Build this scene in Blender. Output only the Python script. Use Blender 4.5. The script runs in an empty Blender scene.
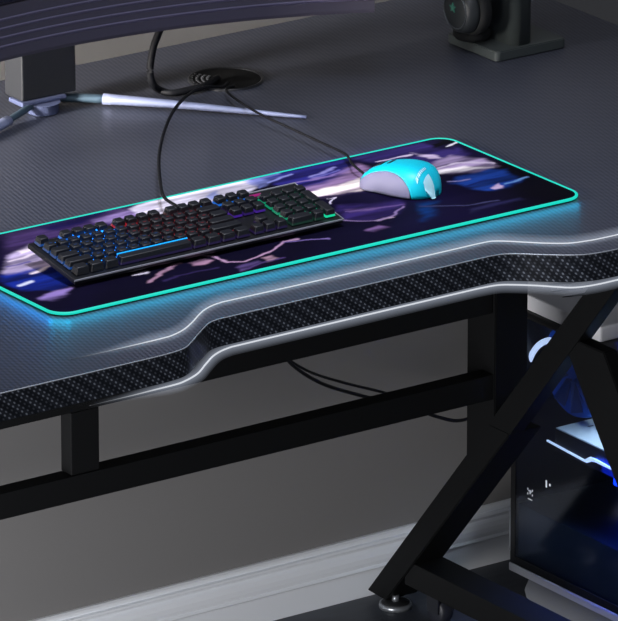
import bpy, bmesh, math, random
import numpy as np
from mathutils import Vector, Matrix
random.seed(7)
PI = math.pi
scene = bpy.context.scene
COL = scene.collection
H = 0.7525          # height of the desk surface

# ---------------------------------------------------------------- materials
def lin(c):
    return tuple(((v/255.)/12.92 if v/255. <= .04045 else ((v/255.+.055)/1.055)**2.4) for v in c[:3])

def mat(name, rgb=(128,128,128), rough=.5, metal=0., spec=.5, emit=None, es=1., bump=None, alpha=1.):
    m = bpy.data.materials.new(name); m.use_nodes = True
    b = m.node_tree.nodes['Principled BSDF']
    b.inputs['Base Color'].default_value = (*lin(rgb), 1)
    b.inputs['Roughness'].default_value = rough
    b.inputs['Metallic'].default_value = metal
    b.inputs['Specular IOR Level'].default_value = spec
    b.inputs['Alpha'].default_value = alpha
    if emit:
        b.inputs['Emission Color'].default_value = (*lin(emit), 1)
        b.inputs['Emission Strength'].default_value = es
    nt = m.node_tree
    if bump:
        sc, st, dist = bump
        n = nt.nodes.new('ShaderNodeTexNoise'); n.inputs['Scale'].default_value = sc
        tc = nt.nodes.new('ShaderNodeTexCoord'); nt.links.new(tc.outputs['Object'], n.inputs['Vector'])
        bp = nt.nodes.new('ShaderNodeBump'); bp.inputs['Strength'].default_value = st; bp.inputs['Distance'].default_value = dist
        nt.links.new(n.outputs['Fac'], bp.inputs['Height']); nt.links.new(bp.outputs['Normal'], b.inputs['Normal'])
    return m

def math_node(nt, op, a, b=None, c=None):
    n = nt.nodes.new('ShaderNodeMath'); n.operation = op
    for i, v in enumerate((a, b, c)):
        if v is None: continue
        if isinstance(v, (int, float)): n.inputs[i].default_value = v
        else: nt.links.new(v, n.inputs[i])
    return n.outputs[0]

def ramp_mix(nt, fac, c0, c1):
    n = nt.nodes.new('ShaderNodeMix'); n.data_type = 'RGBA'
    nt.links.new(fac, n.inputs[0])
    for k, c in ((6, c0), (7, c1)):
        if isinstance(c, tuple): n.inputs[k].default_value = (*lin(c), 1)
        else: nt.links.new(c, n.inputs[k])
    return n.outputs[2]

def carbon_top():
    """fine woven carbon look film of the desk surface"""
    m = mat('carbon_film', (40,42,48), rough=.42, spec=.5)
    nt = m.node_tree; b = nt.nodes['Principled BSDF']
    tc = nt.nodes.new('ShaderNodeTexCoord'); s = nt.nodes.new('ShaderNodeSeparateXYZ')
    nt.links.new(tc.outputs['Object'], s.inputs[0])
    X, Y = s.outputs[0], s.outputs[1]
    k = 2*PI/.0068
    p1 = math_node(nt, 'SINE', math_node(nt, 'MULTIPLY', math_node(nt, 'ADD', X, math_node(nt,'MULTIPLY',Y,.45)), k))
    p2 = math_node(nt, 'SINE', math_node(nt, 'MULTIPLY', math_node(nt, 'SUBTRACT', math_node(nt,'MULTIPLY',X,.35), Y), k*.72))
    pr = math_node(nt, 'MULTIPLY_ADD', math_node(nt, 'MULTIPLY', p1, p2), .5, .5)
    col = ramp_mix(nt, pr, TOPC0, TOPC1)
    nt.links.new(col, b.inputs['Base Color'])
    bp = nt.nodes.new('ShaderNodeBump'); bp.inputs['Strength'].default_value = .35; bp.inputs['Distance'].default_value = .0006
    nt.links.new(pr, bp.inputs['Height']); nt.links.new(bp.outputs['Normal'], b.inputs['Normal'])
    return m

def carbon_edge():
    """coarser twill of the edge band, laid out by its own UV map (metres)"""
    m = mat('carbon_twill', (20,22,26), rough=.3)
    nt = m.node_tree; b = nt.nodes['Principled BSDF']
    uv = nt.nodes.new('ShaderNodeUVMap'); uv.uv_map = 'UVMap'
    s = nt.nodes.new('ShaderNodeSeparateXYZ'); nt.links.new(uv.outputs[0], s.inputs[0])
    U, V = s.outputs[0], s.outputs[1]
    a = math_node(nt, 'SINE', math_node(nt, 'MULTIPLY', math_node(nt,'ADD',U,math_node(nt,'MULTIPLY',V,.5)), 2*PI/.0070))
    c = math_node(nt, 'SINE', math_node(nt, 'MULTIPLY', V, 2*PI/.0076))
    d = math_node(nt, 'MULTIPLY', a, c)
    dots = nt.nodes.new('ShaderNodeMapRange'); dots.interpolation_type = 'SMOOTHSTEP'
    nt.links.new(d, dots.inputs[0]); dots.inputs[1].default_value = .25; dots.inputs[2].default_value = .85
    ch = math_node(nt, 'SINE', math_node(nt, 'MULTIPLY', math_node(nt,'ADD',U,math_node(nt,'MULTIPLY',V,1.25)), 2*PI/.0205))
    chr_ = nt.nodes.new('ShaderNodeMapRange'); chr_.interpolation_type = 'SMOOTHSTEP'
    nt.links.new(ch, chr_.inputs[0]); chr_.inputs[1].default_value = -.5; chr_.inputs[2].default_value = .6
    chr_.inputs[3].default_value = .25
    f = math_node(nt, 'MULTIPLY', dots.outputs[0], chr_.outputs[0])
    base = ramp_mix(nt, chr_.outputs[0], (9,12,17), (27,30,36))
    col = ramp_mix(nt, f, base, (98,103,112))
    nt.links.new(col, b.inputs['Base Color'])
    return m

def vcol_mat(name, attr, rough=.6):
    m = mat(name, rough=rough, spec=.08); nt = m.node_tree
    a = nt.nodes.new('ShaderNodeVertexColor'); a.layer_name = attr
    nt.links.new(a.outputs['Color'], nt.nodes['Principled BSDF'].inputs['Base Color'])
    return m

def fade_in(nt, socket, strength):
    """the strips dim out towards their left end"""
    g = nt.nodes.new('ShaderNodeNewGeometry'); s = nt.nodes.new('ShaderNodeSeparateXYZ'); nt.links.new(g.outputs['Position'], s.inputs[0])
    m = nt.nodes.new('ShaderNodeMapRange'); m.interpolation_type = 'SMOOTHSTEP'; nt.links.new(s.outputs[0], m.inputs[0])
    for i, v in enumerate((-.985, -.86, 0., strength)): m.inputs[i+1].default_value = v
    nt.links.new(m.outputs[0], socket)

def halo_shell(name, rgb, strength):
    """painted halo of a light strip: see-through emissive shells as haze around the core"""
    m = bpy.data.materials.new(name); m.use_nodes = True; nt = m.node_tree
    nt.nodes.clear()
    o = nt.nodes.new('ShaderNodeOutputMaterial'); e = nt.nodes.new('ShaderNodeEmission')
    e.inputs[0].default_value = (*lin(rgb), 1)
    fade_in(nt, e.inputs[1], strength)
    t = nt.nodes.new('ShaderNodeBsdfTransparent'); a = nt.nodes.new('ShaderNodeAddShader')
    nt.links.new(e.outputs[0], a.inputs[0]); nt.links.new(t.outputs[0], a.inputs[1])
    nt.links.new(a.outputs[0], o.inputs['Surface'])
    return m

def glass_mat(name, tint, gloss):
    m = bpy.data.materials.new(name); m.use_nodes = True; nt = m.node_tree; nt.nodes.clear()
    o = nt.nodes.new('ShaderNodeOutputMaterial'); mx = nt.nodes.new('ShaderNodeMixShader'); mx.inputs[0].default_value = gloss
    t = nt.nodes.new('ShaderNodeBsdfTransparent'); t.inputs[0].default_value = (*lin(tint), 1)
    g = nt.nodes.new('ShaderNodeBsdfGlossy'); g.inputs['Roughness'].default_value = .12
    nt.links.new(t.outputs[0], mx.inputs[1]); nt.links.new(g.outputs[0], mx.inputs[2]); nt.links.new(mx.outputs[0], o.inputs['Surface'])
    return m

# ---------------------------------------------------------------- geometry helpers
def bm_box(bm, x0, x1, y0, y1, z0, z1, bev=0.):
    vs = [bm.verts.new(p) for p in ((x0,y0,z0),(x1,y0,z0),(x1,y1,z0),(x0,y1,z0),(x0,y0,z1),(x1,y0,z1),(x1,y1,z1),(x0,y1,z1))]
    fs = [bm.faces.new([vs[i] for i in f]) for f in ((3,2,1,0),(4,5,6,7),(0,1,5,4),(1,2,6,5),(2,3,7,6),(3,0,4,7))]
    if bev > 0:
        es = {e for f in fs for e in f.edges}
        bmesh.ops.bevel(bm, geom=list(es), offset=bev, segments=2, affect='EDGES', profile=.6)
    return bm

def bm_prism(bm, pts, axis, a0, a1, bev=0.):
    """polygon pts extruded along axis ('x': pts are (y,z); 'y': (x,z); 'z': (x,y))"""
    def P(p, a): return {'x': (a, p[0], p[1]), 'y': (p[0], a, p[1]), 'z': (p[0], p[1], a)}[axis]
    lo = [bm.verts.new(P(p, a0)) for p in pts]; hi = [bm.verts.new(P(p, a1)) for p in pts]
    fs = [bm.faces.new(lo), bm.faces.new(hi)]
    n = len(pts)
    for i in range(n): fs.append(bm.faces.new((lo[i], lo[(i+1) % n], hi[(i+1) % n], hi[i])))
    bmesh.ops.recalc_face_normals(bm, faces=fs)
    if bev > 0:
        bmesh.ops.bevel(bm, geom=list({e for f in fs for e in f.edges}), offset=bev, segments=2, affect='EDGES')
    return bm

def catmull(pts, n=8):
    P = [Vector(p) for p in pts]; P = [2*P[0]-P[1]] + P + [2*P[-1]-P[-2]]
    out = []
    for i in range(1, len(P)-2):
        for k in range(n):
            t = k/n
            out.append(.5*((2*P[i]) + (P[i+1]-P[i-1])*t + (2*P[i-1]-5*P[i]+4*P[i+1]-P[i+2])*t*t + (3*P[i]-P[i-1]-3*P[i+1]+P[i+2])*t**3))
    out.append(P[-2]); return out

def bm_tube(bm, pts, r, seg=10, closed=False, flat=1.):
    """round tube along pts; r is a number or one radius per point"""
    n = len(pts); pts = [Vector(p) for p in pts]
    rs = r if isinstance(r, (list, tuple)) else [r]*n
    rings = []; up = Vector((0,0,1))
    for i, p in enumerate(pts):
        if closed: d = pts[(i+1) % n]-pts[i-1]
        else: d = pts[min(i+1, n-1)]-pts[max(i-1, 0)]
        d.normalize()
        side = d.cross(up)
        if side.length < 1e-3: side = d.cross(Vector((0,1,0)))
        side.normalize(); nn = side.cross(d).normalized()
        rings.append([bm.verts.new(p + side*(rs[i]*math.cos(a)) + nn*(rs[i]*flat*math.sin(a))) for a in [2*PI*k/seg for k in range(seg)]])
    m = n if closed else n-1
    for i in range(m):
        A, B = rings[i], rings[(i+1) % n]
        for k in range(seg):
            f = bm.faces.new((A[k], A[(k+1) % seg], B[(k+1) % seg], B[k])); f.smooth = True
    if not closed:
        bm.faces.new(rings[0]); bm.faces.new(rings[-1])
    return bm

def bm_lathe(bm, prof, c=(0,0,0), seg=40, axis='z', cap=True, smooth=True):
    """revolve (radius, height) profile round an axis through c"""
    rings = []
    for (r, h) in prof:
        ring = []
        for k in range(seg):
            a = 2*PI*k/seg; u, v = r*math.cos(a), r*math.sin(a)
            p = {'z': (u, v, h), 'x': (h, u, v), 'y': (u, h, v)}[axis]
            ring.append(bm.verts.new((c[0]+p[0], c[1]+p[1], c[2]+p[2])))
        rings.append(ring)
    for A, B in zip(rings, rings[1:]):
        for k in range(seg):
            f = bm.faces.new((A[k], A[(k+1) % seg], B[(k+1) % seg], B[k])); f.smooth = smooth
    if cap: bm.faces.new(rings[0]); bm.faces.new(rings[-1])
    return bm

def obj(name, bm, m, parent=None, recalc=True, to_local=True):
    """link a bmesh (world coordinates) as one mesh object, optionally as a part of parent"""
    if recalc: bmesh.ops.recalc_face_normals(bm, faces=bm.faces[:])
    me = bpy.data.meshes.new(name); bm.to_mesh(me); bm.free()
    for mm in (m if isinstance(m, (list, tuple)) else [m]): me.materials.append(mm)
    o = bpy.data.objects.new(name, me); COL.objects.link(o)
    if parent is not None:
        if to_local: me.transform(WM[parent.name].inverted())
        o.parent = parent; WM[o.name] = WM[parent.name].copy()
    else: WM[o.name] = Matrix.Identity(4)
    return o

WM = {}
def thing(name, label, cat, loc=(0,0,0), rot=None, group=None):
    o = bpy.data.objects.new(name, None); COL.objects.link(o); o.empty_display_size = .05
    M = Matrix.Translation(loc) @ (rot.to_4x4() if rot is not None else Matrix.Identity(4))
    o.matrix_world = M; WM[o.name] = M.copy()
    tag(o, label, cat, group); return o

def tag(o, label, cat=None, group=None):
    o['label'] = label
    if cat: o['category'] = cat
    if group: o['group'] = group
    return o

def struct(o):
    o['kind'] = 'structure'; return o

def NB(): return bmesh.new()

KEY, LOW, AMB, TOW = 17., 32., .17, .42
STRIP_FILL, SPOT, LOW2 = 14., 118., 13.
LED_E, HALO_E = .66, .020
RIM_E, RIM_F, RIM_L = .8, .10, .045

PRINT_PATCHES = [
    ([(-0.819, -0.468), (-0.649, -0.467), (-0.699, -0.521), (-0.776, -0.52), (-0.821, -0.529), (-0.874, -0.552)], (58, 42, 86), 0.01),
    ([(-0.794, -0.469), (-0.695, -0.456), (-0.681, -0.479), (-0.765, -0.503)], (20, 14, 62), 0.006),
    ([(-0.861, -0.533), (-0.819, -0.522), (-0.82, -0.591), (-0.85, -0.594), (-0.877, -0.595), (-0.895, -0.594), (-0.889, -0.575)], (170, 155, 190), 0.005),
    ([(-0.831, -0.534), (-0.819, -0.53), (-0.822, -0.589), (-0.837, -0.583)], (70, 80, 135), 0.003),
    ([(-0.847, -0.531), (-0.824, -0.527), (-0.824, -0.535), (-0.851, -0.54)], (225, 210, 225), 0.003),
    ([(-0.901, -0.594), (-0.859, -0.587), (-0.83, -0.592), (-0.841, -0.652), (-0.879, -0.665), (-0.909, -0.644), (-0.912, -0.61)], (18, 38, 130), 0.006),
    ([(-0.913, -0.681), (-0.88, -0.668), (-0.852, -0.664), (-0.88, -0.688), (-0.904, -0.695), (-0.911, -0.69)], (130, 108, 168), 0.004),
    ([(-0.719, -0.497), (-0.646, -0.482), (-0.621, -0.483), (-0.657, -0.517), (-0.699, -0.521)], (130, 110, 162), 0.006),
    ([(-0.653, -0.482), (-0.604, -0.469), (-0.496, -0.469), (-0.509, -0.507), (-0.541, -0.522), (-0.593, -0.52), (-0.657, -0.517)], (218, 212, 232), 0.005),
    ([(-0.571, -0.493), (-0.553, -0.489), (-0.561, -0.512), (-0.58, -0.516)], (100, 120, 190), 0.004),
    ([(-0.504, -0.476), (-0.455, -0.472), (-0.454, -0.489), (-0.504, -0.51), (-0.51, -0.493)], (120, 128, 195), 0.004),
    ([(-0.482, -0.479), (-0.383, -0.47), (-0.355, -0.472), (-0.398, -0.521), (-0.462, -0.553), (-0.477, -0.516)], (36, 34, 108), 0.006),
    ([(-0.477, -0.538), (-0.433, -0.53), (-0.39, -0.509), (-0.363, -0.502), (-0.364, -0.527), (-0.4, -0.58), (-0.438, -0.574), (-0.457, -0.573), (-0.474, -0.57)], (150, 120, 165), 0.008),
    ([(-0.467, -0.549), (-0.424, -0.546), (-0.39, -0.54), (-0.391, -0.568), (-0.409, -0.582), (-0.444, -0.574), (-0.464, -0.568)], (248, 232, 228), 0.004),
    ([(-0.361, -0.477), (-0.29, -0.474), (-0.243, -0.485), (-0.24, -0.509), (-0.256, -0.56), (-0.296, -0.558), (-0.337, -0.52)], (50, 40, 100), 0.008),
    ([(-0.27, -0.475), (-0.237, -0.476), (-0.229, -0.5), (-0.251, -0.519), (-0.269, -0.502)], (6, 5, 15), 0.005),
    ([(-0.3, -0.502), (-0.284, -0.518), (-0.275, -0.538), (-0.295, -0.528)], (190, 172, 202), 0.003),
    ([(-0.313, -0.546), (-0.266, -0.535), (-0.245, -0.563), (-0.237, -0.595), (-0.266, -0.592), (-0.3, -0.586), (-0.322, -0.574)], (150, 132, 168), 0.006),
    ([(-0.314, -0.567), (-0.271, -0.576), (-0.247, -0.593), (-0.287, -0.586), (-0.313, -0.581)], (236, 226, 228), 0.004),
    ([(-0.306, -0.599), (-0.255, -0.595), (-0.242, -0.609), (-0.243, -0.648), (-0.269, -0.66), (-0.299, -0.664), (-0.317, -0.642), (-0.323, -0.613)], (26, 60, 140), 0.007),
    ([(-0.294, -0.651), (-0.274, -0.643), (-0.272, -0.653), (-0.281, -0.66), (-0.294, -0.659)], (185, 160, 190), 0.0025),
    ([(-0.468, -0.608), (-0.403, -0.629), (-0.411, -0.648), (-0.436, -0.665), (-0.47, -0.666), (-0.49, -0.647)], (50, 36, 96), 0.007),
    ([(-0.491, -0.688), (-0.475, -0.688), (-0.473, -0.701), (-0.494, -0.703)], (105, 78, 122), 0.003),
    ([(-0.395, -0.652), (-0.375, -0.657), (-0.401, -0.697), (-0.429, -0.703)], (8, 44, 100), 0.008),  # blue glow by the mouse, put into the print colour
    ([(-0.639, -0.703), (-0.626, -0.704), (-0.625, -0.717), (-0.641, -0.722)], (195, 152, 172), 0.003),
    ([(-0.683, -0.712), (-0.648, -0.709), (-0.648, -0.717), (-0.682, -0.725)], (92, 72, 125), 0.004),
    ([(-0.709, -0.67), (-0.693, -0.665), (-0.689, -0.679), (-0.699, -0.684), (-0.711, -0.68)], (165, 125, 150), 0.003),
    ([(-0.467, -0.626), (-0.411, -0.64), (-0.411, -0.644), (-0.472, -0.635)], (95, 70, 120), 0.0025),
    ([(-0.361, -0.701), (-0.287, -0.694), (-0.29, -0.7), (-0.363, -0.712)], (30, 28, 62), 0.004),
]
PRINT_LINES = [
    ([(-0.87, -0.6), (-0.854, -0.595), (-0.839, -0.59)], (225, 208, 222), 0.0032),
    ([(-0.9, -0.631), (-0.888, -0.627), (-0.879, -0.625)], (205, 210, 235), 0.0034),
    ([(-0.462, -0.583), (-0.448, -0.584), (-0.47, -0.599)], (215, 205, 230), 0.0013),
    ([(-0.25, -0.507), (-0.233, -0.501)], (225, 222, 235), 0.0024),
    ([(-0.486, -0.497), (-0.464, -0.491), (-0.445, -0.488)], (120, 125, 190), 0.0026),
    ([(-0.433, -0.509), (-0.414, -0.501), (-0.394, -0.493)], (125, 122, 185), 0.0026),
    ([(-0.431, -0.514), (-0.399, -0.503)], (95, 92, 160), 0.002),
    ([(-0.47, -0.674), (-0.46, -0.673), (-0.452, -0.674)], (190, 165, 185), 0.0026),
    ([(-0.78, -0.668), (-0.766, -0.669)], (215, 205, 220), 0.0034),
    ([(-0.265, -0.649), (-0.251, -0.647), (-0.236, -0.644)], (100, 140, 195), 0.0026),
    ([(-0.322, -0.604), (-0.309, -0.609), (-0.297, -0.609)], (130, 122, 168), 0.0024),
    ([(-0.34, -0.505), (-0.322, -0.504), (-0.303, -0.505)], (200, 186, 214), 0.0017),
    ([(-0.832, -0.566), (-0.795, -0.568), (-0.757, -0.57)], (80, 60, 110), 0.003),
    ([(-0.87, -0.555), (-0.833, -0.549)], (215, 200, 215), 0.0024),
    ([(-0.883, -0.57), (-0.855, -0.566)], (90, 80, 140), 0.0024),
    ([(-0.458, -0.517), (-0.416, -0.516), (-0.382, -0.506)], (120, 100, 160), 0.0024),
    ([(-0.318, -0.56), (-0.272, -0.562), (-0.24, -0.584)], (190, 176, 200), 0.0022),
    ([(-0.32, -0.628), (-0.29, -0.623), (-0.263, -0.625)], (16, 30, 90), 0.0026),
    ([(-0.471, -0.631), (-0.448, -0.635), (-0.415, -0.642)], (110, 88, 140), 0.0015),
    ([(-0.668, -0.723), (-0.639, -0.719), (-0.62, -0.72)], (70, 52, 100), 0.0024),
    ([(-0.768, -0.7), (-0.727, -0.697), (-0.698, -0.701)], (40, 30, 70), 0.0026),
    ([(-0.684, -0.662), (-0.68, -0.694), (-0.661, -0.703), (-0.62, -0.692), (-0.584, -0.668), (-0.567, -0.672)], (178, 140, 172), 0.002),
    ([(-0.586, -0.671), (-0.56, -0.681), (-0.537, -0.689)], (120, 100, 160), 0.002),
    ([(-0.783, -0.693), (-0.753, -0.678), (-0.715, -0.665)], (155, 118, 140), 0.0026),
    ([(-0.49, -0.647), (-0.469, -0.675), (-0.44, -0.666), (-0.415, -0.65)], (140, 115, 160), 0.0018),
    ([(-0.399, -0.661), (-0.353, -0.69), (-0.314, -0.692)], (60, 60, 95), 0.002),
    ([(-0.464, -0.573), (-0.409, -0.586)], (20, 14, 50), 0.0025),
]

# tunables
TOPC0, TOPC1 = (25,27,37), (75,79,92)

# ================================================================ the room
wall_m = mat('wall_paint', (122,121,120), rough=.9, spec=.2, bump=(60,.12,.001))
trim_m = mat('baseboard_paint', (232,236,240), rough=.5)
floor_m = mat('floor_laminate', (50,55,64), rough=.5, bump=(9,.2,.002))
nt = floor_m.node_tree; _n = nt.nodes.new('ShaderNodeTexNoise'); _n.inputs['Scale'].default_value = 14
_c = nt.nodes.new('ShaderNodeTexCoord'); _mp = nt.nodes.new('ShaderNodeMapping'); _mp.inputs['Scale'].default_value = (1, 8, 1)
nt.links.new(_c.outputs['Object'], _mp.inputs[0]); nt.links.new(_mp.outputs[0], _n.inputs['Vector'])
nt.links.new(ramp_mix(nt, _n.outputs['Fac'], (36,40,48), (64,70,80)), nt.nodes['Principled BSDF'].inputs['Base Color'])

bm = NB(); bm_box(bm, -4, 3, 0, .1, 0, 2.6); struct(obj('wall_back', bm, wall_m))
bm = NB(); bm_box(bm, -4, 3, -4, .1, -.08, 0); struct(obj('floor', bm, floor_m))
# moulded baseboard: flat board, bead, cove, cap
prof = [(0,0),(-.0045,0),(-.0045,.0345),(-.0095,.0355),(-.0105,.0370),(-.0095,.0385),(-.0075,.0400),(-.0085,.045),(-.0080,.051),(-.0055,.0565),(-.0020,.0600),
        (-.0020,.0640),(-.0085,.0650),(-.0095,.0672),(-.0085,.0695),(-.0040,.0705),(-.0040,.0722),(-.0075,.0735),(-.0070,.0765),(-.0040,.0785),(0,.0785)]
bm = NB(); bm_prism(bm, prof, 'x', -4, 3); struct(obj('baseboard_back', bm, trim_m))

# ================================================================ the desk
desk = thing('gaming_desk', 'black gaming desk with carbon look top, waved front edge and angled legs', 'desk', (-.7,-.45,0))
edge_key = [(-.90,-.890),(-.885,-.889),(-.8685,-.8865),(-.855,-.880),(-.833,-.862),(-.810,-.8435),(-.797,-.8345),(-.784,-.8306),(-.765,-.830)]
edge_key2 = [(-.440,-.830),(-.425,-.8305),(-.412,-.8335),(-.398,-.843),(-.382,-.857),(-.367,-.8695),(-.352,-.880),(-.338,-.886),(-.322,-.889),(-.305,-.890)]
ct = [Vector((x, y, 0)) for x, y in edge_key]; ct2 = [Vector((x, y, 0)) for x, y in edge_key2]
contour = [Vector((-1.7,-.89,0))] + catmull(ct, 5) + catmull(ct2, 5) + [Vector((.197,-.89,0))]

def offset(path, d):
    out = []
    for i, p in enumerate(path):
        t = (path[min(i+1, len(path)-1)]-path[max(i-1, 0)]).normalized()
        out.append(p + Vector((-t.y, t.x, 0))*d)
    return out
inner = offset(contour, .002)
top_m = carbon_top()
bm = NB(); poly = [(p.x, p.y) for p in inner] + [(.197,-.002),(-1.7,-.002)]
bm_prism(bm, poly, 'z', H-.030, H)
obj('desktop', bm, top_m, desk)
# edge band with its own UVs in metres
bm = NB(); uvl = bm.loops.layers.uv.new('UVMap')
s = 0; rows = []
prev = None
for po, pi_ in zip(contour, inner):
    if prev is not None: s += (po-prev).length
    prev = po
    rows.append((s, [bm.verts.new((q.x, q.y, z)) for q, z in ((po, H-.0305), (po, H-.0012), (pi_, H+.0002), (pi_, H-.0305))]))
vv = [0, .0293, .031, .0]
for (s0, A), (s1, B) in zip(rows, rows[1:]):
    for k in range(4):
        k2 = (k+1) % 4
        f = bm.faces.new((A[k], B[k], B[k2], A[k2]))
        for l, (ss, q) in zip(f.loops, ((s0, k), (s1, k), (s1, k2), (s0, k2))): l[uvl].uv = (ss, vv[q])
bm.faces.new(rows[0][1]); bm.faces.new(rows[-1][1])
band = obj('edge_band', bm, carbon_edge(), desk)
band['label'] = 'band of dotted carbon twill on the desk front'
bm = NB(); bm_tube(bm, [(p.x, p.y, H) for p in offset(contour, .0006)], .0007, 6)
t_ = obj('edge_highlight', bm, mat('edge_highlight_pale', (150,155,162), rough=.35, metal=.3), band)  # bevel highlight of the edge, drawn as a pale tube
t_['label'] = 'thin painted highlight along the front edge'

# the two light strips: bright core, glow halo imitated by added emissive shells
led_m = mat('led_white', (60,62,66), emit=(240,244,250), es=LED_E)
fade_in(led_m.node_tree, led_m.node_tree.nodes['Principled BSDF'].inputs['Emission Strength'], LED_E)
halo_m = halo_shell('halo_haze', (205,215,235), HALO_E)
def strip(name, pts, z, taper, label, rc=.0007, r_halo=.0078):
    P = catmull([Vector((x, y, z)) for x, y in pts], 6)
    x0 = P[0].x
    fac = [min(1., max(.45, (p.x-x0)/taper)) for p in P]
    b = NB(); bm_tube(b, P[2:-3], [rc*f for f in fac[2:-3]], 8); c = obj(name, b, led_m, desk); c['label'] = label
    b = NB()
    for q in (1.15, .97, .80, .64, .49, .35, .22): bm_tube(b, P, [r_halo*q*ff for ff in fac], 16)
    d = obj('glow_halo', b, halo_m, c); d['label'] = 'painted glow halo around the light line'
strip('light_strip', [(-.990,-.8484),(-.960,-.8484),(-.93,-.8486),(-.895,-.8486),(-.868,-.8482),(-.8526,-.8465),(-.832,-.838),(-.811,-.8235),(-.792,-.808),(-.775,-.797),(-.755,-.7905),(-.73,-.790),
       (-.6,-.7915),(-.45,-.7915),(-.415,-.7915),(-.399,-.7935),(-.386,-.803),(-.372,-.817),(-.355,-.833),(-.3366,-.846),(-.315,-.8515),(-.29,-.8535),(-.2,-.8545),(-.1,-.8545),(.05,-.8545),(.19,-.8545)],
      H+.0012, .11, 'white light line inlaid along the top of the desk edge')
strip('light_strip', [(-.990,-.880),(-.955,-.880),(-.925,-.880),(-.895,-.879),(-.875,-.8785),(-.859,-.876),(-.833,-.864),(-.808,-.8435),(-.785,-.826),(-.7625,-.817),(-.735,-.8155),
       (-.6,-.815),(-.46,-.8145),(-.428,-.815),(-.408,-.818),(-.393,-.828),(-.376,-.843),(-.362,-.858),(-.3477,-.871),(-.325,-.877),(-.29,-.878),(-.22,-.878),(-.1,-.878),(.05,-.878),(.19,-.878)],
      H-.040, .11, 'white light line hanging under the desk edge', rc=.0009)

steel = mat('black_steel', (12,13,14), rough=.65, spec=.2)
steel2 = mat('leg_steel', (9,10,11), rough=.6, spec=.15)
bm = NB(); bm_box(bm, -1.7, -.0005, -.262, -.246, .440, H-.031, .001); obj('modesty_panel', bm, steel, desk)
bm = NB(); bm_box(bm, -1.7, .001, -.250-.014, -.250+.010, .3325, .3640, .0015); obj('crossbar', bm, steel, desk)
bm = NB(); bm_box(bm, -.5945, -.5565, -.262, -.2405, .3645, .4395, .001); obj('post', bm, steel, desk)
bm = NB(); bm_prism(bm, [(-.211,.237),(-.2665,.268),(-.2665,H-.031),(-.211,H-.031)], 'x', 0, .048, .0012); obj('post', bm, steel2, desk)
# rear diagonal
k = 1.179
bm = NB()
zt = H-.031
yl = lambda z: -.0015-z/k
yr = lambda z: -.0465-z/1.19
bm_prism(bm, [(yl(.012),.012),(-.0500,.010),(yr(.30),.30),(yl(.30),.30)], 'x', -.0008, .046, .0012)
bm_prism(bm, [(yl(.2995),.2995),(yr(.2995),.2995),(yr(zt),zt),(yl(zt),zt)], 'x', -.0007, .020, .0); obj('leg', bm, steel2, desk)
# front diagonal, from the middle of the rear one down to the front foot
B = [(-.405,.452),(-.405,.4335),(-.700,.020),(-.775,.020),(-.4745,.452)]
bm = NB(); bm_prism(bm, B, 'x', .0004, .0195, .0012); obj('leg', bm, steel2, desk)
bm = NB(); bm_box(bm, .002, .046, -.72, -.085, .042, .074, .0015); obj('floor_bar', bm, steel, desk)
foot_m = mat('foot_rim_nickel', (150,155,160), rough=.3, metal=.7); foot_d = mat('foot_rubber', (22,24,27), rough=.6)
for fy in (-.053, -.735):
    bm = NB(); bm_lathe(bm, [(.0045,.0062),(.0045,.016)], (.012, fy, 0), 16); bm_lathe(bm, [(.020,0),(.0205,.003),(.0195,.0062),(.0178,.0066)], (.012, fy, 0), 40)
    ft = obj('levelling_foot', bm, foot_m, desk)
    bm = NB(); bm_lathe(bm, [(.0176,.0062),(.0172,.0072),(.008,.0085)], (.012, fy, 0), 32); obj('pad', bm, foot_d, ft)
# cable grommet in the top
gc = (-.302,-.149)
bm = NB(); bm_lathe(bm, [(.0440,H-.0004),(.0438,H+.0022),(.0425,H+.0028),(.0408,H+.0022),(.0404,H+.0008)], (gc[0],gc[1],0), 56, cap=False)
gr = obj('cable_grommet', bm, mat('grommet_plastic', (26,27,30), rough=.35), desk)
bm = NB(); bm_lathe(bm, [(.0406,H+.0006),(.0405,H+.0016)], (gc[0],gc[1],0), 56)
lid = obj('grommet_lid', bm, mat('grommet_black', (5,6,7), rough=.7, spec=.15), gr)
bm = NB()
for i in range(7):
    for j in range(4):
        a = math.radians(118+i*10); r = .0395-.0062*j
        x, y = gc[0]+r*math.cos(a), gc[1]+r*math.sin(a)
        bm_box(bm, x-.0011, x+.0011, y-.0018, y+.0018, H+.0016, H+.0024)
obj('grip_studs', bm, mat('grommet_stud', (52,54,58), rough=.5), lid)

# ================================================================ desk pad
PX0, PX1, PY0, PY1 = -.9190, -.2285, -.7330, -.4735
PT = H+.004
def sdf(P, poly):
    """signed distance to polygon, negative inside"""
    d = np.full(len(P), 1e9); inside = np.zeros(len(P), bool)
    n = len(poly)
    for i in range(n):
        a = np.array(poly[i]); b = np.array(poly[(i+1) % n]); e = b-a; w = P-a
        t = np.clip((w@e)/max(e@e, 1e-12), 0, 1); q = w-t[:, None]*e
        d = np.minimum(d, np.hypot(q[:, 0], q[:, 1]))
        c = ((a[1] > P[:, 1]) != (b[1] > P[:, 1]))
        xi = a[0]+(P[:, 1]-a[1])*(e[0])/(e[1] if abs(e[1]) > 1e-12 else 1e-12)
        inside ^= c & (P[:, 0] < xi)
    return np.where(inside, -d, d)
def wob(P, s, seed):
    r = np.random.RandomState(seed); v = np.zeros(len(P))
    for k in range(7):
        a = r.uniform(0, 2*PI); f = s*(1.6**k)*.5; v += np.sin((P[:, 0]*math.cos(a)*.6+P[:, 1]*math.sin(a))*f*2*PI+r.uniform(0, 6))/(1.45**k)
    return v
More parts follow.
